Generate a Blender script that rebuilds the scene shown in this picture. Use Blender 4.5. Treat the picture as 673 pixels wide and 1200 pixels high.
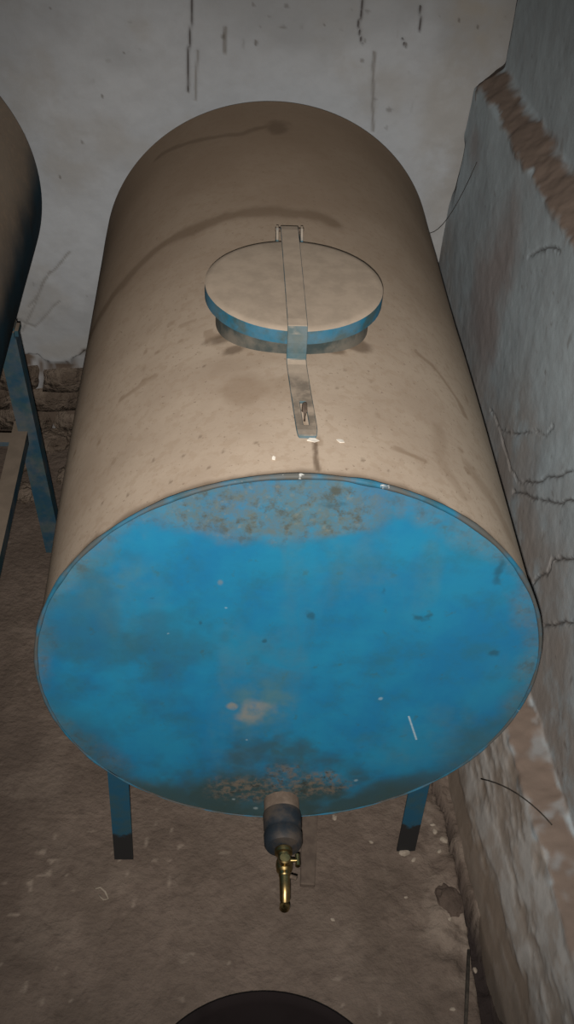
import bpy, bmesh, math, random
import numpy as np
from mathutils import Matrix, Vector

# ------------------------------------------------------------------ clear
for o in list(bpy.data.objects):
    bpy.data.objects.remove(o)
SC = bpy.context.scene
COL = SC.collection
random.seed(7)

# ------------------------------------------------------------------ camera
H = 0.62                      # height of the big tank's axis above the floor
F = 1344.44                   # focal length in pixels of the 673 x 1200 frame
CR = np.array([0.99789, -0.03840, 0.05233])
CP = np.array([-0.1240, -1.2250, 1.3880 + H])
PITCH_F = np.array([0.0631, 0.7566, -0.6508])
CFW = PITCH_F / np.linalg.norm(PITCH_F)
CR = CR - CFW * (CR @ CFW); CR /= np.linalg.norm(CR)
CU = np.cross(CR, CFW)
cam = bpy.data.cameras.new('camera')
cam.sensor_fit = 'VERTICAL'; cam.sensor_height = 24.0; cam.lens = 24.0 * F / 1200.0
cam.clip_start = 0.02; cam.clip_end = 50
cob = bpy.data.objects.new('camera', cam); COL.objects.link(cob)
m = Matrix.Identity(4)
for i in range(3):
    m[i][0] = CR[i]; m[i][1] = CU[i]; m[i][2] = -CFW[i]; m[i][3] = CP[i]
cob.matrix_world = m
SC.camera = cob

# ------------------------------------------------------------------ light
w = bpy.data.worlds.new('world'); SC.world = w; w.use_nodes = True
w.node_tree.nodes['Background'].inputs[0].default_value = (0.6, 0.7, 0.9, 1)
w.node_tree.nodes['Background'].inputs[1].default_value = 0.02
FLASH_W = 200
fl = bpy.data.lights.new('phone_flash', 'SPOT')
fl.energy = FLASH_W; fl.spot_size = math.radians(73); fl.spot_blend = 1.0
fl.shadow_soft_size = 0.008; fl.color = (1.0, 0.96, 0.91)
flo = bpy.data.objects.new('phone_flash', fl); COL.objects.link(flo)
m2 = m.copy()
fp = CP - CR * 0.009 - CU * 0.024
for i in range(3): m2[i][3] = fp[i]
flo.matrix_world = m2
vs = SC.view_settings
vs.view_transform = 'Standard'; vs.look = 'None'; vs.exposure = 0.0; vs.gamma = 1.0
vs.use_curve_mapping = False

# ------------------------------------------------------------------ pixel -> place helpers
def ray(x, y): return CFW + CR * (x - 336.5) / F - CU * (y - 600) / F
def on_plane(x, y, n, k):
    n = np.asarray(n, float); d = ray(x, y); return CP + d * (k - n @ CP) / (n @ d)
def on_floor(x, y, z=0.0): return on_plane(x, y, (0, 0, 1), z)
def on_cyl(x, y, R=0.4):                      # big tank shell -> (angle from top, y)
    d = ray(x, y); o = np.array([CP[0], CP[2] - H]); v = np.array([d[0], d[2]])
    A = v @ v; B = 2 * o @ v; C = o @ o - R * R; D = max(B * B - 4 * A * C, 0)
    t = (-B - math.sqrt(D)) / (2 * A); p = CP + d * t
    return math.atan2(p[0], p[2] - H), p[1]

# ------------------------------------------------------------------ numpy noise
def _h(ix, iy, seed):
    n = (ix.astype(np.int64) * 374761393 + iy.astype(np.int64) * 668265263 + seed * 974634777) & 0xFFFFFFFF
    n = ((n ^ (n >> 13)) * 1274126177) & 0xFFFFFFFF
    n = (n ^ (n >> 16)) & 0xFFFFFFFF
    return (n & 0xFFFFFF) / float(0xFFFFFF)
def vnoise(x, y, seed=0):
    ix = np.floor(x); iy = np.floor(y); fx = x - ix; fy = y - iy
    fx = fx * fx * (3 - 2 * fx); fy = fy * fy * (3 - 2 * fy)
    a = _h(ix, iy, seed); b = _h(ix + 1, iy, seed); c = _h(ix, iy + 1, seed); d = _h(ix + 1, iy + 1, seed)
    return (a * (1 - fx) + b * fx) * (1 - fy) + (c * (1 - fx) + d * fx) * fy
def fbm(x, y, freq, seed=0, octv=4, gain=0.5):
    s = 0; a = 1; t = 0
    for k in range(octv):
        s = s + a * vnoise(x * freq + 17.3 * k, y * freq - 9.1 * k, seed + k); t += a; a *= gain; freq *= 2.03
    return s / t
def sst(a, b, x):
    t = np.clip((x - a) / (b - a), 0, 1); return t * t * (3 - 2 * t)
def pdist(x, y, poly):
    d = np.full(x.shape, 1e9)
    for (ax, ay), (bx, by) in zip(poly[:-1], poly[1:]):
        vx, vy = bx - ax, by - ay; L = vx * vx + vy * vy + 1e-12
        t = np.clip(((x - ax) * vx + (y - ay) * vy) / L, 0, 1)
        d = np.minimum(d, np.hypot(x - ax - t * vx, y - ay - t * vy))
    return d
def blob(x, y, cx, cy, rx, ry, seed=0, rough=0.5, freq=30, soft=0.5):
    r = np.hypot((x - cx) / rx, (y - cy) / ry)
    r = r + (fbm(x, y, freq, seed) - 0.5) * 2 * rough
    return 1 - sst(1 - soft, 1 + soft * 0.3, r)

# ------------------------------------------------------------------ mesh helpers
def link(o, parent=None):
    COL.objects.link(o)
    if parent is not None: o.parent = parent
    return o
def grid_obj(name, V, mat, parent=None, wrap_u=False, attrs=None, smooth=True, flip=False):
    nu, nv = V.shape[:2]
    idx = np.arange(nu * nv).reshape(nu, nv)
    if wrap_u:
        a = idx; b = np.roll(idx, -1, 0)
        q = np.stack([a[:, :-1], b[:, :-1], b[:, 1:], a[:, 1:]], -1).reshape(-1, 4)
    else:
        q = np.stack([idx[:-1, :-1], idx[1:, :-1], idx[1:, 1:], idx[:-1, 1:]], -1).reshape(-1, 4)
    if flip: q = q[:, ::-1]
    me = bpy.data.meshes.new(name)
    me.vertices.add(nu * nv); me.vertices.foreach_set('co', V.reshape(-1).astype(np.float32))
    n = len(q); me.loops.add(n * 4); me.polygons.add(n)
    me.loops.foreach_set('vertex_index', np.ascontiguousarray(q).reshape(-1).astype(np.int32))
    me.polygons.foreach_set('loop_start', np.arange(0, n * 4, 4, dtype=np.int32))
    me.polygons.foreach_set('use_smooth', np.full(n, smooth))
    for k, v in (attrs or {}).items():
        at = me.attributes.new(k, 'FLOAT', 'POINT'); at.data.foreach_set('value', np.clip(v, 0, 1).reshape(-1).astype(np.float32))
    me.update(calc_edges=True); me.validate()
    me.materials.append(mat)
    return link(bpy.data.objects.new(name, me), parent)
def bm_obj(name, bm, mat, parent=None, smooth=False, auto=None):
    me = bpy.data.meshes.new(name); bmesh.ops.recalc_face_normals(bm, faces=bm.faces); bm.to_mesh(me); bm.free()
    if smooth:
        for p in me.polygons: p.use_smooth = True
    me.materials.append(mat)
    if auto: me.set_sharp_from_angle(angle=math.radians(auto))
    return link(bpy.data.objects.new(name, me), parent)
def lathe(bm, prof, seg=64, origin=(0, 0, 0), axis='Z', jitter=0):
    rings = []
    for r, h in prof:
        ring = []
        for k in range(seg):
            a = 2 * math.pi * k / seg
            rr = r * (1 + (random.random() - .5) * jitter)
            p = Vector((rr * math.cos(a), rr * math.sin(a), h))
            if axis == 'Y': p = Vector((p.x, -p.z, p.y))     # h runs towards -Y
            ring.append(bm.verts.new(p + Vector(origin)))
        rings.append(ring)
    for A, B in zip(rings[:-1], rings[1:]):
        for k in range(seg):
            bm.faces.new((A[k], A[(k + 1) % seg], B[(k + 1) % seg], B[k]))
    return rings
def cap(bm, ring): bm.faces.new(ring)
def tube(bm, pts, rad, seg=12, caps=True):
    pts = [Vector(p) for p in pts]; rings = []
    up = Vector((0.0, 0.3, 1)).normalized()
    for i, p in enumerate(pts):
        t = (pts[min(i + 1, len(pts) - 1)] - pts[max(i - 1, 0)]).normalized()
        a = t.cross(up)
        if a.length < 1e-3: a = t.cross(Vector((1, 0, 0)))
        a.normalize(); b = a.cross(t).normalized()
        r = rad[i] if isinstance(rad, (list, tuple)) else rad
        rings.append([bm.verts.new(p + a * r * math.cos(2 * math.pi * k / seg) + b * r * math.sin(2 * math.pi * k / seg)) for k in range(seg)])
    for A, B in zip(rings[:-1], rings[1:]):
        for k in range(seg): bm.faces.new((A[k], A[(k + 1) % seg], B[(k + 1) % seg], B[k]))
    if caps: bm.faces.new(rings[0][::-1]); bm.faces.new(rings[-1])
def prism(bm, poly, z0, z1, shear=(0, 0)):
    """polygon in xy, extruded z0..z1 (bottom moved by shear)"""
    A = [bm.verts.new((x + shear[0], y + shear[1], z0)) for x, y in poly]
    B = [bm.verts.new((x, y, z1)) for x, y in poly]
    n = len(poly)
    bm.faces.new(A[::-1]); bm.faces.new(B)
    for k in range(n): bm.faces.new((A[k], A[(k + 1) % n], B[(k + 1) % n], B[k]))
def empty(name, loc=(0, 0, 0)):
    o = bpy.data.objects.new(name, None); o.location = loc; o.empty_display_size = 0.1
    return link(o)
def tag(o, label=None, cat=None, group=None, kind=None):
    if label: o['label'] = label
    if cat: o['category'] = cat
    if group: o['group'] = group
    if kind: o['kind'] = kind
    return o

# ------------------------------------------------------------------ materials
class NT:
    def __init__(s, name, rough=0.85, spec=0.3):
        s.m = bpy.data.materials.new(name); s.m.use_nodes = True
        s.t = s.m.node_tree; s.b = s.t.nodes['Principled BSDF']
        s.b.inputs['Roughness'].default_value = rough; s.b.inputs['Specular IOR Level'].default_value = spec
        s.co = s.t.nodes.new('ShaderNodeTexCoord').outputs['Object']
    def n(s, k): return s.t.nodes.new(k)
    def l(s, a, b): s.t.links.new(a, b)
    def attr(s, name):
        a = s.n('ShaderNodeAttribute'); a.attribute_name = name; return a.outputs['Fac']
    def noise(s, scale, detail=5, lo=0.35, hi=0.65, rough=0.6, stretch=None, dist=0):
        x = s.n('ShaderNodeTexNoise'); x.inputs['Scale'].default_value = scale; x.inputs['Detail'].default_value = detail
        x.inputs['Roughness'].default_value = rough; x.inputs['Distortion'].default_value = dist
        if stretch:
            mp = s.n('ShaderNodeMapping'); mp.inputs['Scale'].default_value = stretch
            s.l(s.co, mp.inputs[0]); s.l(mp.outputs[0], x.inputs['Vector'])
        else: s.l(s.co, x.inputs['Vector'])
        return s.ramp(x.outputs['Fac'], lo, hi)
    def ramp(s, v, lo, hi, a=0.0, b=1.0):
        r = s.n('ShaderNodeMapRange'); r.interpolation_type = 'SMOOTHSTEP'
        r.inputs[1].default_value = lo; r.inputs[2].default_value = hi; r.inputs[3].default_value = a; r.inputs[4].default_value = b
        s.l(v, r.inputs[0]); return r.outputs[0]
    def math(s, op, a, b):
        x = s.n('ShaderNodeMath'); x.operation = op; x.use_clamp = True
        for i, v in enumerate((a, b)):
            if isinstance(v, (int, float)): x.inputs[i].default_value = v
            else: s.l(v, x.inputs[i])
        return x.outputs[0]
    def mix(s, fac, a, b):
        x = s.n('ShaderNodeMix'); x.data_type = 'RGBA'
        if isinstance(fac, (int, float)): x.inputs[0].default_value = fac
        else: s.l(fac, x.inputs[0])
        for i, v in ((6, a), (7, b)):
            if isinstance(v, tuple): x.inputs[i].default_value = (*v, 1)
            else: s.l(v, x.inputs[i])
        return x.outputs[2]
    def normz(s):
        g = s.n('ShaderNodeNewGeometry'); x = s.n('ShaderNodeSeparateXYZ'); s.l(g.outputs['Normal'], x.inputs[0]); return x.outputs[2]
    def color(s, c):
        if isinstance(c, tuple): s.b.inputs['Base Color'].default_value = (*c, 1)
        else: s.l(c, s.b.inputs['Base Color'])
    def bump(s, v, strength=0.3, dist=0.004):
        x = s.n('ShaderNodeBump'); x.inputs['Strength'].default_value = strength; x.inputs['Distance'].default_value = dist
        s.l(v, x.inputs['Height']); s.l(x.outputs[0], s.b.inputs['Normal'])
    def rough(s, v, a, b): s.l(s.ramp(v, 0, 1, a, b), s.b.inputs['Roughness'])

DUST = (0.435, 0.350, 0.270); DUST2 = (0.375, 0.295, 0.225); DUSTD = (0.20, 0.145, 0.105)
BLUE = (0.015, 0.190, 0.325)

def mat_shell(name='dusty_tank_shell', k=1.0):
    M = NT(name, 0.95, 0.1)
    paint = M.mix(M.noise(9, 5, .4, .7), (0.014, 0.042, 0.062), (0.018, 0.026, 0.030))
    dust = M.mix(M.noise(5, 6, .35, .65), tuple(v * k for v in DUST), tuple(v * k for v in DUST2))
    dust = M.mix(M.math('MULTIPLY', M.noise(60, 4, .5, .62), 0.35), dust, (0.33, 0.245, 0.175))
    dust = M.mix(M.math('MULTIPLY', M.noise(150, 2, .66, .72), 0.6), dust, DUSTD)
    dust = M.mix(M.math('MULTIPLY', M.attr('stain_falloff'), 0.8), dust, (0.235, 0.165, 0.11))
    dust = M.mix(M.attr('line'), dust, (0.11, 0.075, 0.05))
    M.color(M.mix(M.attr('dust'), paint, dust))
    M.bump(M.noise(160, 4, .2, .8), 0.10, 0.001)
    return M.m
def mat_plate():
    M = NT('worn_blue_paint', 0.42, 0.45)
    c = M.mix(M.noise(6, 5, .35, .65), BLUE, (0.012, 0.150, 0.300))
    c = M.mix(M.math('MULTIPLY', M.noise(11, 7, .46, .70, .7), 0.6), c, (0.022, 0.13, 0.19))
    c = M.mix(M.math('MULTIPLY', M.noise(40, 4, .62, .72), 0.5), c, (0.035, 0.12, 0.14))
    c = M.mix(M.math('MULTIPLY', M.attr('film'), M.noise(25, 5, .25, .7)), c, (0.07, 0.17, 0.20))
    d = M.math('MULTIPLY', M.attr('dirt'), M.noise(48, 8, .20, .75, .75))
    c = M.mix(M.math('MULTIPLY', d, 0.95), c, (0.105, 0.115, 0.085))
    c = M.mix(M.math('MULTIPLY', M.attr('dirt'), M.noise(34, 7, .48, .68, .7)), c, (0.060, 0.062, 0.045))
    c = M.mix(M.math('MULTIPLY', M.math('MULTIPLY', M.attr('dirt'), .5), M.noise(70, 5, .56, .72)), c, (0.17, 0.17, 0.135))
    g = M.math('MULTIPLY', M.attr('grime'), M.noise(30, 6, -.35, .42))
    c = M.mix(M.math('MULTIPLY', g, .93), c, (0.022, 0.045, 0.040))
    rr = M.math('MULTIPLY', M.math('MULTIPLY', M.attr('rust'), .85), M.noise(85, 8, .42, .62, .7))
    c = M.mix(rr, c, (0.14, 0.108, 0.078))
    c = M.mix(M.math('MULTIPLY', M.attr('rust'), M.noise(60, 6, .52, .66, .7)), c, (0.030, 0.034, 0.028))
    c = M.mix(M.math('MULTIPLY', M.attr('pale'), M.noise(45, 5, .10, .62)), c, (0.19, 0.20, 0.19))
    c = M.mix(M.attr('chip'), c, (0.55, 0.62, 0.62))
    c = M.mix(M.attr('spot'), c, (0.02, 0.06, 0.08))
    M.color(c)
    M.rough(M.math('MAXIMUM', M.attr('dirt'), M.math('MAXIMUM', M.attr('grime'), M.attr('rust'))), 0.46, 0.9)
    M.bump(M.noise(14, 4, .2, .8), 0.08, 0.004)
    return M.m
def mat_dusty_blue(name, *a, **k):
    return _dusty_blue(name, *a, **k)
def _dusty_blue(name, lo=0.45, hi=0.75, blue=(0.012, 0.17, 0.30), grime=0.5, foot=None, dust=DUST, amp=0.15, film=0.0, tail=None):
    """blue paint with dust settled on faces that look up"""
    M = NT(name, 0.7, 0.3)
    p = M.mix(M.math('MULTIPLY', M.noise(28, 5, .4, .65), grime), blue, (0.035, 0.07, 0.07))
    if foot:
        g = M.n('ShaderNodeNewGeometry'); x = M.n('ShaderNodeSeparateXYZ'); M.l(g.outputs['Position'], x.inputs[0])
        z = M.math('ADD', x.outputs[2], M.math('MULTIPLY', M.noise(25, 4, .3, .7), 0.02))
        p = M.mix(M.ramp(z, foot - .004, foot + .006), (0.018, 0.018, 0.018), p)
    d = M.ramp(M.math('ADD', M.normz(), M.math('MULTIPLY', M.noise(45, 4, .3, .7), amp)), lo, hi)
    if film: d = M.math('MAXIMUM', d, M.math('MULTIPLY', M.noise(12, 5, .38, .62), film))
    dd = M.mix(M.noise(30, 5, .35, .65), dust, tuple(v * .85 for v in dust))
    if tail:
        x = M.n('ShaderNodeSeparateXYZ'); M.l(M.co, x.inputs[0])
        wear = M.math('MULTIPLY', M.ramp(x.outputs[1], .245, .215), M.noise(35, 6, .30, .62))
        dd = M.mix(wear, dd, tail)
    M.color(M.mix(d, p, dd)); M.bump(M.noise(120, 3, .2, .8), 0.10, 0.001)
    return M.m
def mat_layers(name, base, base2, scale, layers, rough=0.9, bump=(60, 0.4, 0.004), grain=None):
    M = NT(name, rough, 0.2)
    c = M.mix(M.noise(scale, 6, .35, .65), base, base2)
    if grain: c = M.mix(M.math('MULTIPLY', M.noise(grain[0], 4, .45, .7), grain[1]), c, grain[2])
    for a, col, br in layers:
        f = M.attr(a)
        if br: f = M.math('MULTIPLY', f, M.noise(br, 5, .25, .55))
        c = M.mix(f, c, col)
    M.color(c); M.bump(M.noise(bump[0], 5, .2, .8), bump[1], bump[2])
    return M.m
def mat_plain(name, base, base2, scale=20, rough=0.8, metal=0.0, spec=0.3, bump=None):
    M = NT(name, rough, spec); M.b.inputs['Metallic'].default_value = metal
    M.color(M.mix(M.noise(scale, 5, .35, .65), base, base2))
    if bump: M.bump(M.noise(bump[0], 5, .2, .8), bump[1], bump[2])
    return M.m

M_SHELL = mat_shell(); M_SHELL2 = mat_shell('dark_dusty_shell', .62); M_PLATE = mat_plate()  # second tank's shell has the same dust colours scaled darker
M_LID = mat_dusty_blue('dusty_lid', 0.35, 0.95, (0.012, 0.125, 0.21), 0.9, amp=.35, film=.12, dust=tuple(v * .86 for v in DUST))
M_NECK = mat_plain('grimy_neck', (0.15, 0.135, 0.11), (0.035, 0.05, 0.05), 16, .95)
M_STRAP = mat_dusty_blue('dusty_strap', 0.66, 0.98, (0.04, 0.10, 0.13), 0.7, dust=tuple(v * .86 for v in DUST), film=.2, tail=(0.17, 0.14, 0.11))
M_LEG = mat_dusty_blue('blue_leg', 0.5, 0.8, (0.012, 0.070, 0.12), 0.55, foot=0.10)
M_LEG2 = mat_dusty_blue('old_blue_leg', 0.4, 0.7, (0.014, 0.055, 0.090), 0.7, dust=(0.19, 0.148, 0.112), film=.35)
M_RUST = mat_plain('rusty_iron', (0.06, 0.042, 0.03), (0.11, 0.08, 0.06), 60, 0.85)
M_STEEL = mat_plain('dark_galvanised', (0.014, 0.019, 0.025), (0.062, 0.048, 0.038), 22, 0.65, 0.0, 0.3, (90, .2, .001))
M_PIPE = mat_plain('dusty_pipe', (0.17, 0.125, 0.095), (0.11, 0.08, 0.06), 40, 0.9)
M_BRASS = mat_plain('brass', (0.36, 0.26, 0.11), (0.24, 0.17, 0.075), 80, 0.38, 1.0)
M_RUBBER = mat_plain('black_rubber', (0.011, 0.008, 0.008), (0.015, 0.011, 0.011), 8, 0.95, 0, 0.1)
M_WEB = mat_plain('sooty_thread', (0.03, 0.025, 0.02), (0.06, 0.05, 0.04), 60, 1.0)
M_STONE = mat_plain('rubble_stone', (0.20, 0.155, 0.12), (0.11, 0.082, 0.062), 18, 0.95, 0, .1, (45, .9, .010))
M_CLOD = mat_plain('dry_clod', (0.095, 0.070, 0.056), (0.07, 0.052, 0.042), 40, 0.95, 0, .1, (90, .5, .003))
M_PEBBLE = mat_plain('pale_chip', (0.30, 0.25, 0.20), (0.22, 0.18, 0.14), 50, 0.95)
M_FLAKE = mat_plain('paint_flake', (0.75, 0.70, 0.62), (0.6, 0.55, 0.48), 90, 0.8)
M_WOOD = mat_plain('dusty_batten', (0.12, 0.09, 0.07), (0.085, 0.063, 0.05), 40, 0.95)

# ================================================================== THE ROOM
YB = 1.45                                   # face of the back wall
WA = math.radians(3.4)                      # the right wall runs 3.4 degrees off the tanks
WN = np.array([math.cos(WA), math.sin(WA), 0.0]); WE = np.array([-math.sin(WA), math.cos(WA), 0.0])
def spaced(*segs):
    out = [np.array([segs[0][0]])]
    for a, b, st in segs:
        n = max(1, int(round((b - a) / st))); out.append(np.linspace(a, b, n + 1)[1:])
    return np.concatenate(out)

# ---------------- floor
fx = spaced((-2.4, -1.0, .08), (-1.0, .46, .0055), (.46, .62, .04))
fy = spaced((-2.4, -.75, .08), (-.75, .5, .0055), (.5, 1.5, .009))
X, Y = np.meshgrid(fx, fy, indexing='ij')
Z = (fbm(X, Y, 6, 3, 5) - .5) * .012 + (fbm(X, Y, 40, 4, 3) - .5) * .004
nn = X * WN[0] + Y * WN[1]
rub = sst(.20, .36, nn + (fbm(X, Y, 14, 5, 4) - .5) * .22) * sst(-.9, -.2, Y + .6)
Z += rub * (fbm(X, Y, 28, 6, 4) - .42) * .030
gw = .016 * sst(.06, -.25, Y) + .004
gapc = .372 + (fbm(Y, Y * 0, 9, 8, 3) - .5) * .03 - gw * .4
gap = (1 - sst(gw * .75, gw * 1.25, np.abs(nn - gapc - gw * .3))) * sst(.30, .16, Y)
Z -= gap * .07
dark_patch = blob(X, Y, -.78, .05, .42, .42, 21, .5, 6, .25) * .8 + sst(.45, .7, fbm(X, Y, 4, 31, 4)) * .5  # darker area on the left plus random darker mottling
pale = sst(.50, .80, fbm(X, Y, 9, 41, 5)) * .35 + rub * sst(.46, .66, fbm(X, Y, 24, 42, 4)) * .8
fleck = sst(.86, .92, vnoise(X * 60, Y * 60, 51)) * sst(.52, .66, fbm(X, Y, 8, 52, 3)) * .6
M_FLOOR = mat_layers('trodden_earth_floor', (0.150, 0.113, 0.090), (0.112, 0.084, 0.066), 7,
                     [('dark_patch', (0.098, 0.073, 0.058), 0), ('pale', (0.21, 0.165, 0.132), 30), ('fleck', (0.28, 0.225, 0.18), 0), ('gap', (0.030, 0.022, 0.020), 0)],
                     0.92, (70, .5, .006), (45, .4, (0.085, 0.062, 0.05)))
floor = grid_obj('floor', np.stack([X, Y, Z], -1), M_FLOOR, None, attrs=dict(dark_patch=dark_patch, pale=pale, fleck=fleck, gap=gap))
tag(floor, 'brown trodden earth and cement floor under the tanks', 'floor', kind='structure')

# ---------------- back wall
bx = spaced((-2.4, -1.05, .05), (-1.05, .66, .0045))
bz = spaced((-.03, .25, .02), (.25, 1.60, .0045), (1.60, 2.75, .05))
X, Z = np.meshgrid(bx, bz, indexing='ij')
def bpt(x, y):
    p = on_plane(x, y, (0, 1, 0), YB - .018); return p[0], p[2]
edge = 0.275 + (fbm(X, X * 0, 7, 61, 4) - .5) * .10 + (fbm(X, Z, 40, 62, 3) - .5) * .03
plas = sst(-.004, .004, Z - edge)
Yw = YB - plas * .018 + (fbm(X, Z, 3, 63, 3) - .5) * .016 + (fbm(X, Z, 30, 64, 4) - .5) * .0035
Yw -= (1 - plas) * (fbm(X, Z, 16, 65, 4) - .5) * .03
wob = lambda s, k: (fbm(X, Z, 12, s, 3) - .5) * k * 1.5
crk = np.zeros_like(X); fain = np.zeros_like(X)
for poly, wd in (([(226, -30), (226, 8), (224, 40), (222, 75), (219, 108)], .0045), ([(428, -20), (426, 12), (420, 28), (425, 52)], .004),
                 ([(492, 8), (491, 35)], .004), ([(471, 45), (475, 58)], .003)):
    d = pdist(X + wob(71, .010), Z + wob(72, .010), [bpt(*q) for q in poly]); crk = np.maximum(crk, 1 - sst(wd * .2, wd * .75, d))
for poly, wd in (([(438, 62), (437, 110), (435, 155)], .004), ([(26, 388), (55, 325), (84, 298)], .003), ([(32, 360), (46, 345), (60, 318)], .003),
                 ([(15, 372), (40, 382), (70, 352)], .003), ([(230, 60), (228, 120)], .003), ([(265, 35), (263, 60)], .006)):
    d = pdist(X + wob(73, .010), Z + wob(74, .010), [bpt(*q) for q in poly]); fain = np.maximum(fain, 1 - sst(wd * .3, wd * 1.2, d))
spk = np.zeros_like(X)
for px, py, r in ((97, 167, .006), (70, 208, .007), (28, 158, .01), (30, 176, .008), (28, 182, .006), (101, 346, .005), (146, 61, .005), (165, 57, .004), (300, 52, .01), (262, 44, .012),
                  (560, 32, .006), (538, 24, .007), (496, 300, .006), (60, 10, .006), (516, 18, .005), (476, 52, .006), (380, 30, .005), (120, 112, .006)):
    cx, cz = bpt(px, py); spk = np.maximum(spk, blob(X, Z, cx, cz, r * .45, r * .7, px, .5, 90) * .8)
spk = np.maximum(spk, sst(.90, .95, vnoise(X * 55, Z * 45, 77)) * sst(.55, .7, fbm(X, Z, 5, 78, 3)) * .5)
Yw += crk * .010 + fain * .003
soot_vignette = sst(.50, .72, fbm(X, Z, 3.2, 81, 5)) * .5 + sst(1.15, 1.75, Z) * .25  # random sooty mottling; vignette towards the wall top is painted into the colour
warm = blob(X, Z, .46, 1.0, .12, .5, 83, .4, 8, .5) * .5 + sst(.52, .72, fbm(X, Z, 7, 84, 4)) * .35
M_BACK = mat_layers('whitewashed_plaster', (0.415, 0.425, 0.438), (0.36, 0.367, 0.378), 4,
                    [('soot_vignette', (0.26, 0.26, 0.26), 0), ('warm', (0.32, 0.29, 0.25), 8), ('fain', (0.23, 0.22, 0.21), 0), ('spk', (0.13, 0.115, 0.10), 0),
                     ('bare', (0.115, 0.085, 0.065), 0), ('crk', (0.055, 0.045, 0.04), 0)], 0.95, (60, .2, .002), (22, .25, (0.34, 0.335, 0.33)))
bare = 1 - sst(-.008, .012, Z - edge + wob(86, .02))
lime = bare * sst(.54, .66, fbm(X, Z, 13, 87, 4)) * .8
wall_back = grid_obj('wall_back', np.stack([X, Yw, Z], -1), M_BACK, None, flip=True,
                     attrs=dict(soot_vignette=soot_vignette, warm=warm, fain=fain, spk=spk, bare=np.clip(bare - lime, 0, 1), crk=crk))
tag(wall_back, 'whitewashed plaster back wall with bare masonry along its foot', 'wall', kind='structure')
# rough stones that show where the plaster has fallen off
def stone_mesh(sx, sy, sz, seed):
    r = random.Random(seed); bm = bmesh.new()
    bmesh.ops.create_cube(bm, size=1.0)
    bmesh.ops.subdivide_edges(bm, edges=bm.edges[:], cuts=1, use_grid_fill=True)
    for v in bm.verts:
        n = v.co.length
        v.co *= (0.62 / n) ** 0.22 * (1 + r.uniform(-.09, .09))
        v.co.x *= sx * (1 + r.uniform(-.1, .1)); v.co.y *= sy; v.co.z *= sz * (1 + r.uniform(-.12, .12))
    me = bpy.data.meshes.new('stone'); bm.to_mesh(me); bm.free()
    for p in me.polygons: p.use_smooth = True
    me.materials.append(M_STONE); return me
STM = [stone_mesh(*a) for a in ((.15, .06, .075, 1), (.11, .06, .07, 2), (.19, .06, .065, 3), (.13, .06, .08, 4))]
zz = .035; row = 0
while zz < .24:
    x = -1.25 + row * .05
    while x < .40:
        k = random.randrange(4); wd = (.15, .11, .19, .13)[k]
        s = bpy.data.objects.new('stone', STM[k]); link(s, wall_back)
        s.location = (x + wd / 2, YB + .016 + random.uniform(-.006, .010), zz + random.uniform(-.005, .005))
        s.rotation_euler = (0, random.uniform(-.06, .06), random.uniform(-.05, .05))
        x += wd + .012
    zz += .076; row += 1

# ---------------- right wall: plinth, lower wall, dusty ledge, upper wall
PROF = [(.389, -.06), (.389, 0.0), (.452, .268), (.520, .276), (.551, 1.050), (.606, 1.097), (.596, 2.75)]
cum = [0]
for (a, b), (c_, d_) in zip(PROF[:-1], PROF[1:]): cum.append(cum[-1] + math.hypot(c_ - a, d_ - b))
ts = spaced((0, cum[1], .012), (cum[1], cum[2], .0045), (cum[2], cum[3], .0045), (cum[3], cum[4], .0045), (cum[4], cum[5], .0045), (cum[5], cum[5] + .45, .006), (cum[5] + .45, cum[6], .05))
ss = spaced((-2.4, -.75, .05), (-.75, 1.40, .0045))
S, T = np.meshgrid(ss, ts, indexing='ij')
Nn = np.interp(T, cum, [p[0] for p in PROF]); Zz = np.interp(T, cum, [p[1] for p in PROF])
def smooth1(a, k=3):
    # soften the profile's corners by averaging the curve in t
    n0 = np.interp(T - .006, cum, [p[a] for p in PROF]); n1 = np.interp(T + .006, cum, [p[a] for p in PROF])
    return (n0 + n1) / 2
Nn = .5 * Nn + .5 * smooth1(0); Zz = .5 * Zz + .5 * smooth1(1)
def seg_mask(i, soft=.012, rough=.03, seed=0):
    e = (fbm(S, T, 22, 200 + seed, 4) - .5) * 2 * rough
    return sst(cum[i] - soft, cum[i] + soft, T + e) * (1 - sst(cum[i + 1] - soft, cum[i + 1] + soft, T + e))
def wpt(x, y, i):
    """pixel -> (s, t) on segment i of the right wall's profile"""
    (n0, z0), (n1, z1) = PROF[i], PROF[i + 1]
    nrm = WN * (z1 - z0) + np.array([0, 0, -(n1 - n0)]); k = (z1 - z0) * n0 - (n1 - n0) * z0
    p = on_plane(x, y, nrm, k)
    return WE @ p, cum[i] + ((WN @ p - n0) * (n1 - n0) + (p[2] - z0) * (z1 - z0)) / (cum[i + 1] - cum[i])
m_foot = seg_mask(0, .01, 0, 6)
m_pl, m_band, m_low, m_ledge, m_up = (seg_mask(1, .012, .03, 1), seg_mask(2, .008, .018, 2), seg_mask(3, .01, .012, 3), seg_mask(4, .012, .028, 4), seg_mask(5, .01, .02, 5))
m_pl = np.maximum(m_pl, m_foot); m_pl = np.maximum(m_pl, (1 - sst(cum[1], cum[1] + .1, T)))
crk = np.zeros_like(S); wobs = (fbm(S, T, 26, 91, 3) - .5) * .016; wobt = (fbm(S, T, 26, 92, 3) - .5) * .016
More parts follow.
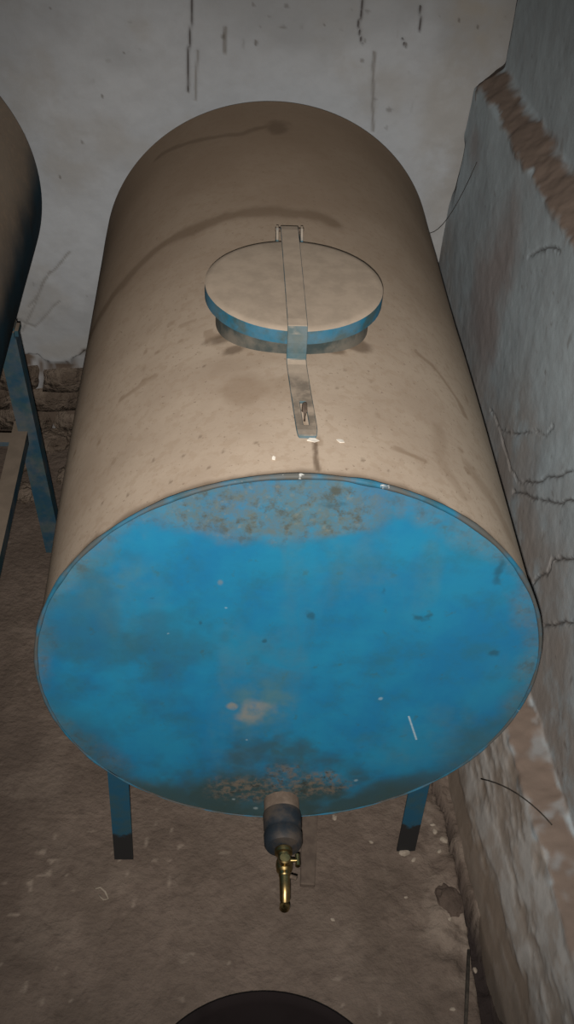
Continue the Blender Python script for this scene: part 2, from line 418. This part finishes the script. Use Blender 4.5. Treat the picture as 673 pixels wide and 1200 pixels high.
for poly, wd in (([(574, 478), (586, 505), (600, 553), (609, 563), (629, 565), (657, 555), (685, 551)], .0042),
                 ([(602, 577), (633, 585), (653, 589), (685, 583)], .0048), ([(625, 681), (641, 671), (649, 657), (685, 650)], .005),
                 ([(635, 732), (653, 730), (685, 726)], .0045), ([(618, 300), (640, 292), (655, 294)], .0045), ([(586, 505), (640, 508), (650, 500)], .003)):
    d = pdist(S + wobs, T + wobt, [wpt(*q, 3) for q in poly]); crk = np.maximum(crk, (1 - sst(wd * .2, wd * .75, d)) * .85)
crk = np.maximum(crk, sst(1.372, 1.382, S + (fbm(S, T, 25, 111, 3) - .5) * .012) * sst(.40, .52, fbm(T, T * 0, 9, 112, 3)) * .9 * sst(.5, .7, Zz))
drip = np.zeros_like(S)
for poly, wd in (([(581, 118), (582, 128)], .008), ([(600, 140), (597, 158)], .009), ([(616, 165), (616, 195)], .006), ([(590, 120), (588, 130)], .006), ([(628, 180), (630, 196)], .005), ([(558, 100), (558, 116)], .005)):
    d = pdist(S + wobs * .5, T + wobt * .5, [wpt(*q, 3) for q in poly]); drip = np.maximum(drip, 1 - sst(wd * .3, wd, d))
s0, t0 = wpt(578, 330, 3)
red = blob(S, T, s0, t0, .13, .30, 93, .5, 9, .6) * m_low * .75
s1, t1 = wpt(556, 170, 3)
red = np.maximum(red, blob(S, T, s1, t1, .07, .06, 94, .5, 9, .6) * m_low * .5)
earth = np.maximum(m_ledge, m_band * (.6 + .4 * sst(.35, .5, fbm(S, T, 14, 95, 4))))
earth = np.maximum(earth, drip * .9)
low_dirt = m_low * (1 - sst(.30, .85, Zz + (fbm(S, T, 5, 96, 4) - .5) * .5))
loss = m_pl * sst(.46, .66, fbm(S * .6, T * 1.8, 12, 97, 6, .62)) * .75 + m_pl * (1 - sst(cum[1] + .03, cum[1] + .13, T + (fbm(S, T, 10, 98, 4) - .5) * .16)) * .9
loss = np.clip(loss, 0, 1)
spk = sst(.90, .95, vnoise(S * 60, T * 60, 99)) * sst(.5, .62, fbm(S, T, 6, 100, 3)) * .5
streak = m_pl * sst(.46, .70, fbm(S * .7, T * 1.6, 34, 101, 5)) * .8
dn = (fbm(S, T, 3.5, 102, 3) - .5) * .012 + (fbm(S, T, 34, 103, 3) - .5) * .002
dn += loss * .004 + (m_pl + m_band) * (fbm(S, T, 7, 104, 3) - .5) * .008 + crk * .008 - earth * (fbm(S, T, 30, 105, 3) - .3) * .008
Nn = Nn + dn; Zz = Zz - dn * (m_band + m_ledge * .5)
V = S[..., None] * WE + Nn[..., None] * WN + np.stack([0 * Zz, 0 * Zz, Zz], -1)
V[..., 1] = np.minimum(V[..., 1], YB + .012)
M_RIGHT = mat_layers('blue_grey_limewash', (0.365, 0.420, 0.448), (0.315, 0.360, 0.385), 5,
                     [('dirt', (0.29, 0.255, 0.23), 10), ('red', (0.25, 0.20, 0.185), 0), ('pl', (0.37, 0.345, 0.32), 0), ('streak', (0.28, 0.235, 0.20), 0), ('loss', (0.20, 0.155, 0.12), 0),
                      ('spk', (0.13, 0.11, 0.10), 0), ('earth', (0.180, 0.135, 0.108), 0), ('crk', (0.05, 0.04, 0.035), 0)], 0.95, (60, .2, .002), (20, .3, (0.30, 0.31, 0.32)))
wall_right = grid_obj('wall_right', V, M_RIGHT, None, flip=False,
                      attrs=dict(dirt=low_dirt, red=red, pl=m_pl, streak=streak, loss=loss, spk=spk, earth=earth, crk=crk))
tag(wall_right, 'blue grey limewashed wall with a dusty ledge and a crumbling plinth', 'wall', kind='structure')

# ---------------- the rest of the room (behind and beside the camera)
def slab(name, lo, hi, mat, label, cat):
    bm = bmesh.new(); bmesh.ops.create_cube(bm, size=1.0)
    for v in bm.verts:
        v.co = Vector([lo[i] + (v.co[i] + .5) * (hi[i] - lo[i]) for i in range(3)])
    return tag(bm_obj(name, bm, mat), label, cat, kind='structure')
M_PLN = mat_plain('old_plaster', (0.42, 0.42, 0.41), (0.33, 0.33, 0.33), 4, .95, 0, .1, (40, .4, .004))
slab('wall_left', (-2.55, -2.4, -.05), (-2.4, 1.6, 2.75), M_PLN, 'plain whitewashed side wall beyond the second tank', 'wall')
slab('wall_front', (-2.55, -2.55, -.05), (.9, -2.4, 2.75), M_PLN, 'plain whitewashed wall behind the photographer', 'wall')
slab('ceiling', (-2.55, -2.55, 2.75), (.9, 1.6, 2.85), mat_plain('dark_ceiling', (.16, .14, .12), (.11, .1, .09), 5), 'dark sooty ceiling over the store room', 'ceiling')

# ================================================================== TANKS
R = 0.4; L = 1.349
def build_shell(parent, nt, ny, detailed, name='shell'):
    th = np.linspace(-math.pi, math.pi, nt, endpoint=False); yy = np.linspace(0.002, L, ny)
    TH, YY = np.meshgrid(th, yy, indexing='ij')
    TL = TH * R
    rr = R + (fbm(TL, YY, 2.2, 301, 3) - .5) * .006 * sst(0, .1, YY) * sst(0, .1, L - YY)
    nz = np.cos(TH)
    dust = sst(-.02 + (0 if detailed else .02), .22 + (0 if detailed else .12), nz + (fbm(TL, YY, 9, 302, 5) - .5) * .22)
    stain_falloff = np.zeros_like(TH); line = np.zeros_like(TH)
    if detailed:
        c = lambda x, y: (lambda q: (q[0] * R, q[1]))(on_cyl(x, y))
        wx = TL + (fbm(TL, YY, 12, 303, 4) - .5) * .05; wy = YY + (fbm(TL, YY, 12, 304, 4) - .5) * .035
        d = pdist(wx, wy, [c(108, 390), c(125, 360), c(160, 315), c(210, 277), c(260, 255), c(310, 248), c(350, 250), c(385, 262)])
        stain_falloff = np.maximum(stain_falloff, (1 - sst(.008, .034, d)) * .9); line = np.maximum(line, (1 - sst(.006, .034, d)) * .32)
        d = pdist(wx, wy, [c(340, 258), c(392, 268)]); stain_falloff = np.maximum(stain_falloff, (1 - sst(.01, .06, d)) * .55)
        d = pdist(wx, wy, [c(486, 408), c(505, 425), c(522, 446), c(535, 468), c(541, 485)]); stain_falloff = np.maximum(stain_falloff, (1 - sst(.003, .010, d)) * .8)
        d = pdist(wx, wy, [c(555, 555), c(580, 590), c(596, 625)]); stain_falloff = np.maximum(stain_falloff, (1 - sst(.008, .035, d)) * .5)
        d = pdist(wx, wy, [c(513, 500), c(513, 540), c(540, 580)]); stain_falloff = np.maximum(stain_falloff, (1 - sst(.005, .02, d)) * .4)
        a, b = c(300, 455); stain_falloff = np.maximum(stain_falloff, blob(TL, YY, a, b, .075, .045, 305, .6, 22) * .6)
        a, b = c(300, 415); stain_falloff = np.maximum(stain_falloff, blob(TL, YY, a, b, .09, .05, 306, .5, 22) * .35)
        d = pdist(wx, wy, [c(188, 182), c(215, 168), c(255, 160), c(290, 158), c(325, 148)]); line = np.maximum(line, (1 - sst(.003, .016, d)) * .42)
        a, b = c(325, 150); line = np.maximum(line, blob(TL, YY, a, b, .03, .05, 307, .5, 22) * .5)
        stain_falloff = np.maximum(stain_falloff, sst(.22, 1.35, YY + (fbm(TL, YY, 6, 308, 4) - .5) * .5) * .95)  # shell darkens towards the rear: flash falloff painted into the dust colour
        stain_falloff = np.maximum(stain_falloff, sst(.84, .9, vnoise(TL * 42, YY * 42, 310)) * sst(.48, .6, fbm(TL, YY, 5, 311, 3)) * (1 - sst(.3, .75, YY)) * .75)
        for px, py, r1 in ((258, 398, .028), (416, 404, .030), (275, 410, .02), (395, 412, .02)):
            a, b = c(px, py); line = np.maximum(line, blob(TL, YY, a, b, r1, r1 * .7, px, .5, 40) * .7)
        # weld seam and grit along the front edge
        d = pdist(wx, wy, [c(363, 522), c(365, 552)]); line = np.maximum(line, (1 - sst(.002, .006, d)) * .8)
        ed = .010 + fbm(TL, TL * 0, 30, 309, 3) * .016
        line = np.maximum(line, (1 - sst(.3, 1.0, YY / ed)) * .75)
        for px, py in ((235, 512), (240, 430), (180, 540), (200, 565), (120, 590), (150, 580), (245, 548), (404, 434), (425, 540), (455, 552), (395, 455), (300, 520), (262, 530), (215, 535)):
            a, b = c(px, py); line = np.maximum(line, blob(TL, YY, a, b, .0032, .0042, px, .5, 120) * .55)
    V = np.stack([rr * np.sin(TH), YY, rr * np.cos(TH)], -1)
    return grid_obj(name, V, M_SHELL if detailed else M_SHELL2, parent, wrap_u=True, attrs=dict(dust=dust, stain_falloff=stain_falloff, line=line), flip=False)

def plate(parent, nr, nt, y, detailed, name, flip):
    """round end plate in the x-z plane of the tank's own frame"""
    ra = np.concatenate([[1e-4], np.linspace(0, 1, nr)[1:]]) * (R - .001)
    a = np.linspace(0, 2 * math.pi, nt, endpoint=False)
    A, RR = np.meshgrid(a, ra, indexing='ij')
    X = RR * np.sin(A); Z = RR * np.cos(A)
    Yp = np.full_like(X, y) + (fbm(X, Z, 3, 401, 3) - .5) * .010 * sst(R, R * .7, RR)
    at = dict()
    if detailed:
        def c(x, yv):
            p = on_plane(x, yv, (0, 1, 0), 0.0); return p[0], p[2] - H
        def bl(x, yv, rx, ry, seed, rough=.5, freq=18, soft=.5):
            q = c(x, yv); return blob(X, Z, q[0], q[1], rx, ry, seed, rough, freq, soft)
        dirt = np.maximum(bl(285, 600, .13, .060, 411, .45), bl(385, 608, .085, .040, 412, .5))
        dirt = np.maximum(dirt, bl(330, 585, .20, .045, 413, .4) * .9)
        dirt = np.maximum(dirt, bl(505, 600, .04, .035, 414, .6) * .5)
        dirt = np.maximum(dirt, sst(R * .90, R, RR + (fbm(X, Z, 14, 415, 4) - .5) * .09) * .55)
        dirt = np.maximum(dirt, bl(215, 590, .06, .03, 416, .6) * .5)
        grime = np.maximum(bl(325, 935, .30, .135, 421, .75, 22, .95), bl(240, 940, .14, .075, 422, .8, 24, .9))
        grime = np.maximum(grime, bl(480, 935, .15, .05, 423, .8, 24, .9) * .75)
        grime = np.maximum(grime, bl(140, 760, .16, .16, 424, 1.2, 20, .9) * .35)
        grime = np.maximum(grime, bl(325, 890, .10, .06, 425, 1.0, 26, .9) * .7)
        grime = np.maximum(grime, sst(R * .80, R, RR + (fbm(X, Z, 12, 426, 4) - .5) * .12) * .5 * sst(.1, -.25, Z))
        grime = np.maximum(grime, sst(R * .80, R * .97, RR + (fbm(X, Z, 16, 427, 5) - .5) * .10) * .95 * (1 - sst(-.35, -.18, Z + (fbm(X, Z, 9, 428, 3) - .5) * .1)))
        rust = np.maximum(bl(300, 925, .085, .045, 431, .5, 26), bl(375, 918, .07, .045, 432, .5, 26))
        rust = np.maximum(rust, bl(330, 905, .045, .03, 433, .5, 26) * .8)
        pale = np.maximum(bl(298, 832, .032, .032, 441, .7, 34, .8), bl(272, 828, .012, .012, 442, .5, 60))
        pale = np.maximum(pale, bl(258, 682, .005, .008, 443, .5, 60) * .6)
        film = bl(305, 830, .06, .06, 444, .6, 20) * .5 + sst(.50, .70, fbm(X * 1.6, Z * .7, 7, 445, 5)) * .35 + bl(150, 700, .07, .12, 446, .5, 12) * .22
        film = np.maximum(film, (1 - sst(.004, .02, np.abs(X + .005 + (fbm(Z, Z * 0, 9, 447, 3) - .5) * .03))) * .22)
        chip = (1 - sst(.0002, .0013, pdist(X, Z, [c(479, 838), c(483, 850), c(488, 865)])))
        for px, py, r in ((300, 947, .004), (274, 936, .003), (417, 913, .004), (197, 742, .0018), (265, 712, .0018), (446, 818, .0035), (289, 866, .002)):
            chip = np.maximum(chip, bl(px, py, r, r, px, .5, 120) * .3)
        spot = np.zeros_like(X)
        for px, py, rx, ry in ((364, 720, .008, .012), (488, 724, .017, .008), (500, 722, .010, .006), (380, 592, .014, .007), (400, 590, .010, .006), (585, 668, .008, .03), (578, 765, .010, .008), (310, 752, .004, .005), (178, 700, .006, .004), (235, 730, .004, .007), (450, 690, .006, .008)):
            spot = np.maximum(spot, bl(px, py, rx * .9, ry * .9, px, 1.1, 75, .8) * .6)
        at = dict(dirt=dirt, grime=grime, rust=rust, pale=pale, film=film, chip=chip, spot=spot)
    V = np.stack([X, Yp, Z], -1)
    return grid_obj(name, V, M_PLATE, parent, wrap_u=True, attrs=at, flip=flip)

def mat_rim():
    M = NT('chipped_blue_rim', 0.65, 0.3)
    c = M.mix(M.noise(20, 5, .4, .65), (0.014, 0.13, 0.22), (0.022, 0.08, 0.11))
    c = M.mix(M.math('MULTIPLY', M.noise(9, 6, .40, .58), 0.85), c, (0.085, 0.072, 0.055))
    c = M.mix(M.noise(45, 5, .66, .70), c, (0.42, 0.42, 0.40)); M.color(c); return M.m
M_RIM = mat_rim()

def angle_iron(name, x, y, z0, z1, side, parent, mat, wd=.037, th=.0045, shear=(0, 0)):
    """L-section leg: one flange faces -Y, the other runs back on its outer side"""
    bm = bmesh.new()
    poly = [(0, 0), (side * wd, 0), (side * wd, th), (side * th, th), (side * th, wd), (0, wd)]
    poly = [(x - side * wd * .5 + px, y + py) for px, py in poly]
    prism(bm, poly, z0, z1, shear)
    return bm_obj(name, bm, mat, parent)

LCY, LZ, LR = 0.430, 0.458, 0.1450
def build_tank(name, nt, ny, detailed):
    root = empty(name)
    build_shell(root, nt, ny, detailed)
    plate(root, 240 if detailed else 24, 900 if detailed else 96, 0.0, detailed, 'front_plate', True)
    plate(root, 12, 96, L, False, 'rear_plate', False)
    # welded rim bead
    n1, n2 = (420, 10) if detailed else (120, 8)
    a = np.linspace(0, 2 * math.pi, n1, endpoint=False); b = np.linspace(0, 2 * math.pi, n2 + 1)
    A, B = np.meshgrid(a, b, indexing='ij')
    tr = .0026 + .0016 * np.cos(A) + (fbm(A * R, A * 0, 22, 501, 3) - .5) * .0030
    RR = R + .0005 + tr * np.cos(B)
    grid_obj('rim', np.stack([RR * np.sin(A), -.001 + tr * 1.1 * np.sin(B), RR * np.cos(A)], -1), M_RIM, root, wrap_u=True)
    # manhole neck, lid, strap, hinge
    bm = bmesh.new(); lathe(bm, [(.127, .33), (.127, .425), (.128, .43), (.128, .450), (.120, .450), (.120, .34)], 72, (0, LCY, 0))
    bm_obj('manhole_neck', bm, M_NECK, root, True, 40)
    bm = bmesh.new()
    prof = [(.0005, LZ + .003), (.05, LZ + .0028), (.10, LZ + .0015), (.134, LZ), (.1405, LZ - .001), (LR, LZ - .004), (LR + .0005, LZ - .015), (LR, LZ - .027), (LR - .004, LZ - .028), (LR - .004, LZ - .010), (.10, LZ - .008), (.001, LZ - .008)]
    lathe(bm, prof, 128, (0, LCY, 0), jitter=.003)
    lid = bm_obj('lid', bm, M_LID, root, True, 45)
    path = [(.622, .452), (.616, .458), (.600, .4600), (.575, .4600), (.51, .4608), (.43, .4610), (.35, .4605), (.306, .4600), (.291, .4585), (.2835, .450), (.2805, .438), (.2790, .420), (.274, .4095), (.262, .4055), (.24, .4045), (.20, .4040), (.165, .4040), (.128, .4045), (.106, .4050), (.096, .4045), (.089, .402), (.0850, .396)]
    bm = bmesh.new(); rows = []
    n = len(path); hw = .0155
    for i, (yy, zz_) in enumerate(path):
        f = i / (n - 1); cx = -.001 + .008 * max(0, (.27 - yy) / .18)
        k = hw * (1.0 if i < n - 3 else (.98, .90, .66)[i - n + 3]); s = .0042
        rows.append([bm.verts.new((cx + u, yy, zz_)) for u in (-k, -s, s, k)])
    for i in range(n - 1):
        for j in range(3):
            if j == 1 and path[i][0] <= .165 and path[i + 1][0] >= .105: continue     # slot for the staple
            bm.faces.new((rows[i][j], rows[i][j + 1], rows[i + 1][j + 1], rows[i + 1][j]))
    st = bm_obj('hasp_strap', bm, M_STRAP, lid, False)
    md = st.modifiers.new('thick', 'SOLIDIFY'); md.thickness = .0045; md.offset = 1
    bv = st.modifiers.new('bevel', 'BEVEL'); bv.width = .0010; bv.segments = 1; bv.limit_method = 'ANGLE'
    bm = bmesh.new(); tube(bm, [(.005, .150, .396), (.005, .149, .414), (.005, .140, .4215), (.005, .128, .418), (.005, .124, .396)], .0034, 8)
    bm_obj('staple', bm, M_RUST, root, True)
    for sx in (-1, 1):
        bm = bmesh.new()
        poly = [(.572, .392), (.626, .392), (.632, .448), (.627, .458), (.617, .458), (.600, .444)]
        A_ = [bm.verts.new((sx * .0195, p, q)) for p, q in poly]; B_ = [bm.verts.new((sx * .0235, p, q)) for p, q in poly]
        bm.faces.new(A_); bm.faces.new(B_[::-1])
        for k in range(len(poly)): bm.faces.new((A_[k], A_[(k + 1) % 6], B_[(k + 1) % 6], B_[k]))
        bm_obj('hinge_lug', bm, M_STRAP, root)
    bm = bmesh.new(); tube(bm, [(-.025, .623, .452), (.025, .623, .452)], .0036, 10); bm_obj('hinge_pin', bm, M_RUST, root, True, 40)
    # outlet at the foot of the front plate
    oz = -.352; ox = .004
    bm = bmesh.new(); r_ = lathe(bm, [(.0318, -.03), (.0318, .05)], 32, (ox, 0, oz), 'Y'); cap(bm, r_[1])
    outlet = bm_obj('outlet_pipe', bm, M_PIPE, root, True, 40)
    bm = bmesh.new(); r_ = lathe(bm, [(.0318, .028), (.0335, .029), (.0342, .034), (.0335, .058), (.0320, .062), (.0322, .068), (.0338, .071), (.0332, .090), (.0300, .096), (.0200, .0985), (.012, .099)], 40, (ox, 0, oz), 'Y'); cap(bm, r_[-1])
    bm_obj('reducing_coupling', bm, M_STEEL, outlet, True, 35)
    bm = bmesh.new()
    r_ = lathe(bm, [(.0130, .098), (.0155, .101), (.0155, .109), (.0115, .111), (.0105, .120), (.0135, .124), (.0145, .132), (.0135, .142), (.0100, .146), (.0100, .152), (.0085, .154)], 24, (ox, 0, oz), 'Y'); cap(bm, r_[-1])
    tap = bm_obj('tap', bm, M_BRASS, root, True, 35)
    bm = bmesh.new()
    pts = [(ox, -.145, oz), (ox, -.166, oz - .001), (ox, -.180, oz - .005), (ox, -.190, oz - .013), (ox, -.193, oz - .022), (ox, -.193, oz - .032)]
    tube(bm, pts, [.0092, .0092, .0090, .0088, .0086, .0090], 16); bm_obj('spout', bm, M_BRASS, tap, True, 50)
    bm = bmesh.new(); r_ = lathe(bm, [(.0095, 0), (.0095, .012), (.0105, .013), (.0105, .021), (.0085, .023), (.002, .0235)], 20, (ox, -.133, oz + .004)); cap(bm, r_[0][::-1]); cap(bm, r_[-1])
    bm_obj('plug_head', bm, M_BRASS, tap, True, 35)
    bm = bmesh.new(); tube(bm, [(ox + .006, -.133, oz + .017), (ox + .022, -.133, oz + .017)], [.0035, .0030], 8)
    tube(bm, [(ox + .022, -.122, oz + .017), (ox + .0225, -.133, oz + .0165), (ox + .022, -.144, oz + .017)], [.0045, .0035, .0045], 8)
    bm_obj('tap_handle', bm, M_BRASS, tap, True, 50)
    bm = bmesh.new(); tube(bm, [(ox + .010, -.150, oz - .004), (ox + .021, -.154, oz - .004)], .0040, 8); bm_obj('keeper_screw', bm, M_RUST, tap, True, 50)
    return root

def below(z): return z - H
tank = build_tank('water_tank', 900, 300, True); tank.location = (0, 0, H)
for x, y, sd in ((-.292, .050, 1), (.270, .066, -1), (-.292, 1.24, 1), (.270, 1.24, -1)):
    zt = -math.sqrt(R * R - x * x) + .015
    angle_iron('leg', x, y, -H + .001, zt, sd, tank, M_LEG)
tag(tank, 'blue flat-ended horizontal tank caked with tan dust, brass tap below', 'tank')

# the second tank stands higher, on splayed legs tied by a low frame
X2, Z2, Y2 = -.945, .78, .0
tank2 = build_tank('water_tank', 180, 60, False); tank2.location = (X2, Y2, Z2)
for x, y, sx in ((.362, .935, 1), (-.362, .935, -1), (.322, .03, 1), (-.322, .03, -1)):
    angle_iron('leg', x, y, -Z2 + .001, -.135 if y > .5 else -.20, -sx, tank2, M_LEG2, .042, .005, (sx * (.055 if y > .5 else .045), 0))
FZ = .385 - Z2                                    # the frame that ties the legs
def bar(p, q, wdir):
    p = Vector(p); q = Vector(q); t = (q - p).normalized(); wv = Vector(wdir) * .036; dn_ = Vector((0, 0, -.036)); th = .005
    prof = [Vector((0, 0, 0)), wv, wv + Vector((0, 0, -th)), wv.normalized() * th + Vector((0, 0, -th)), wv.normalized() * th + dn_, dn_]
    bm = bmesh.new(); A_ = [bm.verts.new(p + v) for v in prof]; B_ = [bm.verts.new(q + v) for v in prof]
    bm.faces.new(A_); bm.faces.new(B_[::-1])
    for k in range(6): bm.faces.new((A_[k], A_[(k + 1) % 6], B_[(k + 1) % 6], B_[k]))
    return bm_obj('brace_bar', bm, M_LEG2, tank2)
bar((.385, .01, FZ), (.385, .975, FZ), (-1, 0, 0)); bar((-.385, .01, FZ), (-.385, .975, FZ), (1, 0, 0))
bar((-.385, .93, FZ - .001), (.385, .93, FZ - .001), (0, -1, 0)); bar((-.385, .02, FZ - .001), (.385, .02, FZ - .001), (0, 1, 0))
for y, px_, pz_ in ((.935, .366, -.128), (.03, .33, -.205)):   # welded pads where the legs meet the shell
    for sx in (-1, 1):
        bm = bmesh.new(); bmesh.ops.create_cube(bm, size=1.0)
        for v in bm.verts: v.co = Vector((sx * px_ + v.co.x * .05, y + .012 + v.co.y * .05, pz_ + v.co.z * .03))
        bmesh.ops.bevel(bm, geom=bm.edges[:], offset=.008, segments=2, affect='EDGES')
        bm_obj('leg_pad', bm, M_LEG2, tank2, True, 40)
tag(tank2, 'dark dusty tank raised on a splayed angle-iron stand by the back wall', 'tank')

# ================================================================== SMALL THINGS
# black basin by the photographer's feet
bm = bmesh.new()
prof = [(.002, .002), (.165, .002), (.176, .008), (.210, .090), (.217, .094), (.221, .100), (.217, .105), (.209, .103), (.203, .094), (.168, .016), (.155, .010), (.002, .010)]
r_ = lathe(bm, prof, 72)
basin = bm_obj('basin', bm, M_RUBBER, None, True, 50); basin.location = (-.030, -.492, .004)
tag(basin, 'round black rubber basin on the earth floor in front of the tap', 'basin')

def lump(name, x, y, sx, sy, sz, mat, seed, rz=0, z=0.0, sub=2):
    r = random.Random(seed); bm = bmesh.new(); bmesh.ops.create_icosphere(bm, subdivisions=sub, radius=1.0)
    for v in bm.verts:
        v.co *= 1 + r.uniform(-.14, .14)
        v.co.z = max(v.co.z, -.55); v.co = Vector((v.co.x * sx, v.co.y * sy, v.co.z * sz))
    o = bm_obj(name, bm, mat, None, False); o.location = (x, y, z + sz * .45); o.rotation_euler = (0, 0, rz); return o
p = on_floor(527, 1056); o = lump('earth_clod', p[0], p[1], .024, .036, .008, M_CLOD, 5, .3, 0, 3); tag(o, 'dark flat earth clod beside the crumbling plinth', 'clod')
GR = 'pale rubble chips on the floor'
CH = 'small pale rubble chip lying loose on the earth floor'
for i, (px, py, r, lb) in enumerate(((474, 1000, .011, 'largest pale rubble chip touching the dark foot of a blue leg'), (485, 1008, .006, 'small chip next to the largest one by the blue leg'),
        (510, 975, .007, CH), (520, 985, .009, CH), (507, 967, .006, CH), (515, 998, .006, CH), (392, 959, .008, 'pale chip beside the batten under the tank edge'),
        (435, 987, .005, 'lone pale chip between the batten and the wall-side leg'), (476, 1052, .004, 'tiny pale chip on bare floor beside the earth clod'),
        (527, 1077, .007, 'pale chip tucked against the dark earth clod'), (560, 1128, .006, 'pale chip lying inside the dark gap along the plinth'),
        (390, 1078, .005, 'small pale chip on the floor between tap and basin'), (531, 1183, .006, 'pale chip beside the thin dark stick'))):
    p = on_floor(px, py); o = lump('rubble_chip', p[0], p[1], r, r * .7, r * .45, M_PEBBLE, 40 + i, i * .8, -.03 if px == 560 else 0.0)
    tag(o, lb, 'chip', GR)
for i, (px, py, r, lb) in enumerate(((62, 520, .045, 'broad dusty rubble stone at the foot of the back wall'), (28, 545, .035, 'small brown rubble stone between stand leg and back wall'),
                                     (80, 560, .030, 'rounded rubble stone beside the dusty tank by the wall'), (30, 580, .032, 'flat brown rubble stone under the frame of the raised tank'))):
    p = on_floor(px, py); o = lump('rubble_stone', p[0], p[1], r * 1.3, r, r * .6, M_STONE, 70 + i, i * .7, 0.0, 3); tag(o, lb, 'stone')
# a bent bit of wire or straw on the floor, left of the basin
p = on_floor(120, 1050); bm = bmesh.new()
tube(bm, [(-.014, .012, .003), (-.004, .014, .004), (.006, .004, .004), (.012, -.010, .003), (.004, -.012, .003), (-.006, -.002, .003)], .0022, 6)
o = bm_obj('straw_curl', bm, M_PEBBLE, None, True); o.location = (p[0], p[1], .003); tag(o, 'curl of pale straw on the floor by the front leg', 'straw')
# batten under the tap
a = on_floor(364, 930); b = on_floor(360, 1040)
bm = bmesh.new(); dirv = Vector((b[0] - a[0], b[1] - a[1], 0)); Lb = dirv.length; dirv.normalize(); sd = Vector((-dirv.y, dirv.x, 0))
prism(bm, [(-.016, 0), (.016, 0), (.0155, Lb * .5), (.014, Lb), (-.015, Lb), (-.016, Lb * .5)], 0, .014)
bmesh.ops.bevel(bm, geom=bm.edges[:], offset=.002, segments=1, affect='EDGES')
o = bm_obj('batten', bm, M_WOOD, None); o.location = (a[0], a[1], -.002); o.rotation_euler = (0, 0, math.atan2(-dirv.x, dirv.y)); tag(o, 'dusty flat batten lying on the floor below the tap', 'batten')
# thin stick by the plinth
a = on_floor(549, 1115); b = on_floor(543, 1200)
bm = bmesh.new(); tube(bm, [(a[0], a[1], .006), ((a[0] + b[0]) / 2 + .002, (a[1] + b[1]) / 2, .007), (b[0], b[1] - .02, .006)], [.003, .004, .0035], 7)
o = bm_obj('stick', bm, M_WEB, None, True); tag(o, 'thin dark stick lying along the gap by the plinth', 'stick')
# flakes of white paint on the dusty shell
for i, (px, py, sx, sy, lb) in enumerate(((367, 517, .009, .005, 'white paint flake under the tip of the hasp strap'), (399, 518, .0045, .006, 'pale paint flake alone on the tank top right of the strap'), (321, 538, .004, .003, 'tiny white paint flake beside the front rim of the tank'))):
    th, yy = on_cyl(px, py, R); bm = bmesh.new()
    prism(bm, [(-sx, -sy * .3), (sx * .2, -sy), (sx, -sy * .2), (sx * .3, sy * .8), (-sx * .5, sy)], 0, .0012)
    o = bm_obj('paint_flake', bm, M_FLAKE); o.location = (math.sin(th) * (R + .0015), yy, H + math.cos(th) * (R + .0015)); o.rotation_euler = (0, th, i * .9)
    tag(o, lb, 'flake')
# sooty cobweb threads
def web(pts, r, label):
    bm = bmesh.new(); tube(bm, pts, r, 5)
    o = bm_obj('cobweb_thread', bm, M_WEB, None, True); tag(o, label, 'cobweb'); return o
def mid(a, b, t, sag=0):
    return tuple(a[i] * (1 - t) + b[i] * t + (0, 0, -sag * 4 * t * (1 - t))[i] for i in range(3))
def wall_low(px, py, off=.006):
    s, t = wpt(px, py, 3); n_ = np.interp(t, cum, [q[0] for q in PROF]); z_ = np.interp(t, cum, [q[1] for q in PROF]); return tuple(WE * s + WN * (n_ - off) + np.array([0, 0, z_]))
def wall_b(px, py, off=.026):
    p = on_plane(px, py, (0, 1, 0), YB - off); return tuple(p)
A0 = wall_b(500, 273); B0 = wall_low(562, 190)
web([mid(A0, B0, k / 10, .05) for k in range(11)], .0009, 'sagging sooty cobweb thread across the corner of the two walls')
A0 = wall_b(504, 274); B0 = wall_b(516, 312)
web([mid(A0, B0, k / 6, .01) for k in range(7)], .0008, 'short sooty cobweb thread hanging at the back wall corner')
s_, t_ = wpt(578, 912, 1); A0 = tuple(WE * s_ + WN * (np.interp(t_, cum, [q[0] for q in PROF]) - .024) + np.array([0, 0, np.interp(t_, cum, [q[1] for q in PROF])]))
s_, t_ = wpt(643, 978, 2); B0 = tuple(WE * s_ + WN * np.interp(t_, cum, [q[0] for q in PROF]) + np.array([0, 0, .300]))
web([mid(A0, B0, k / 10, -.022) for k in range(11)], .0012, 'dark cobweb thread slung over the plinth beside the tank')
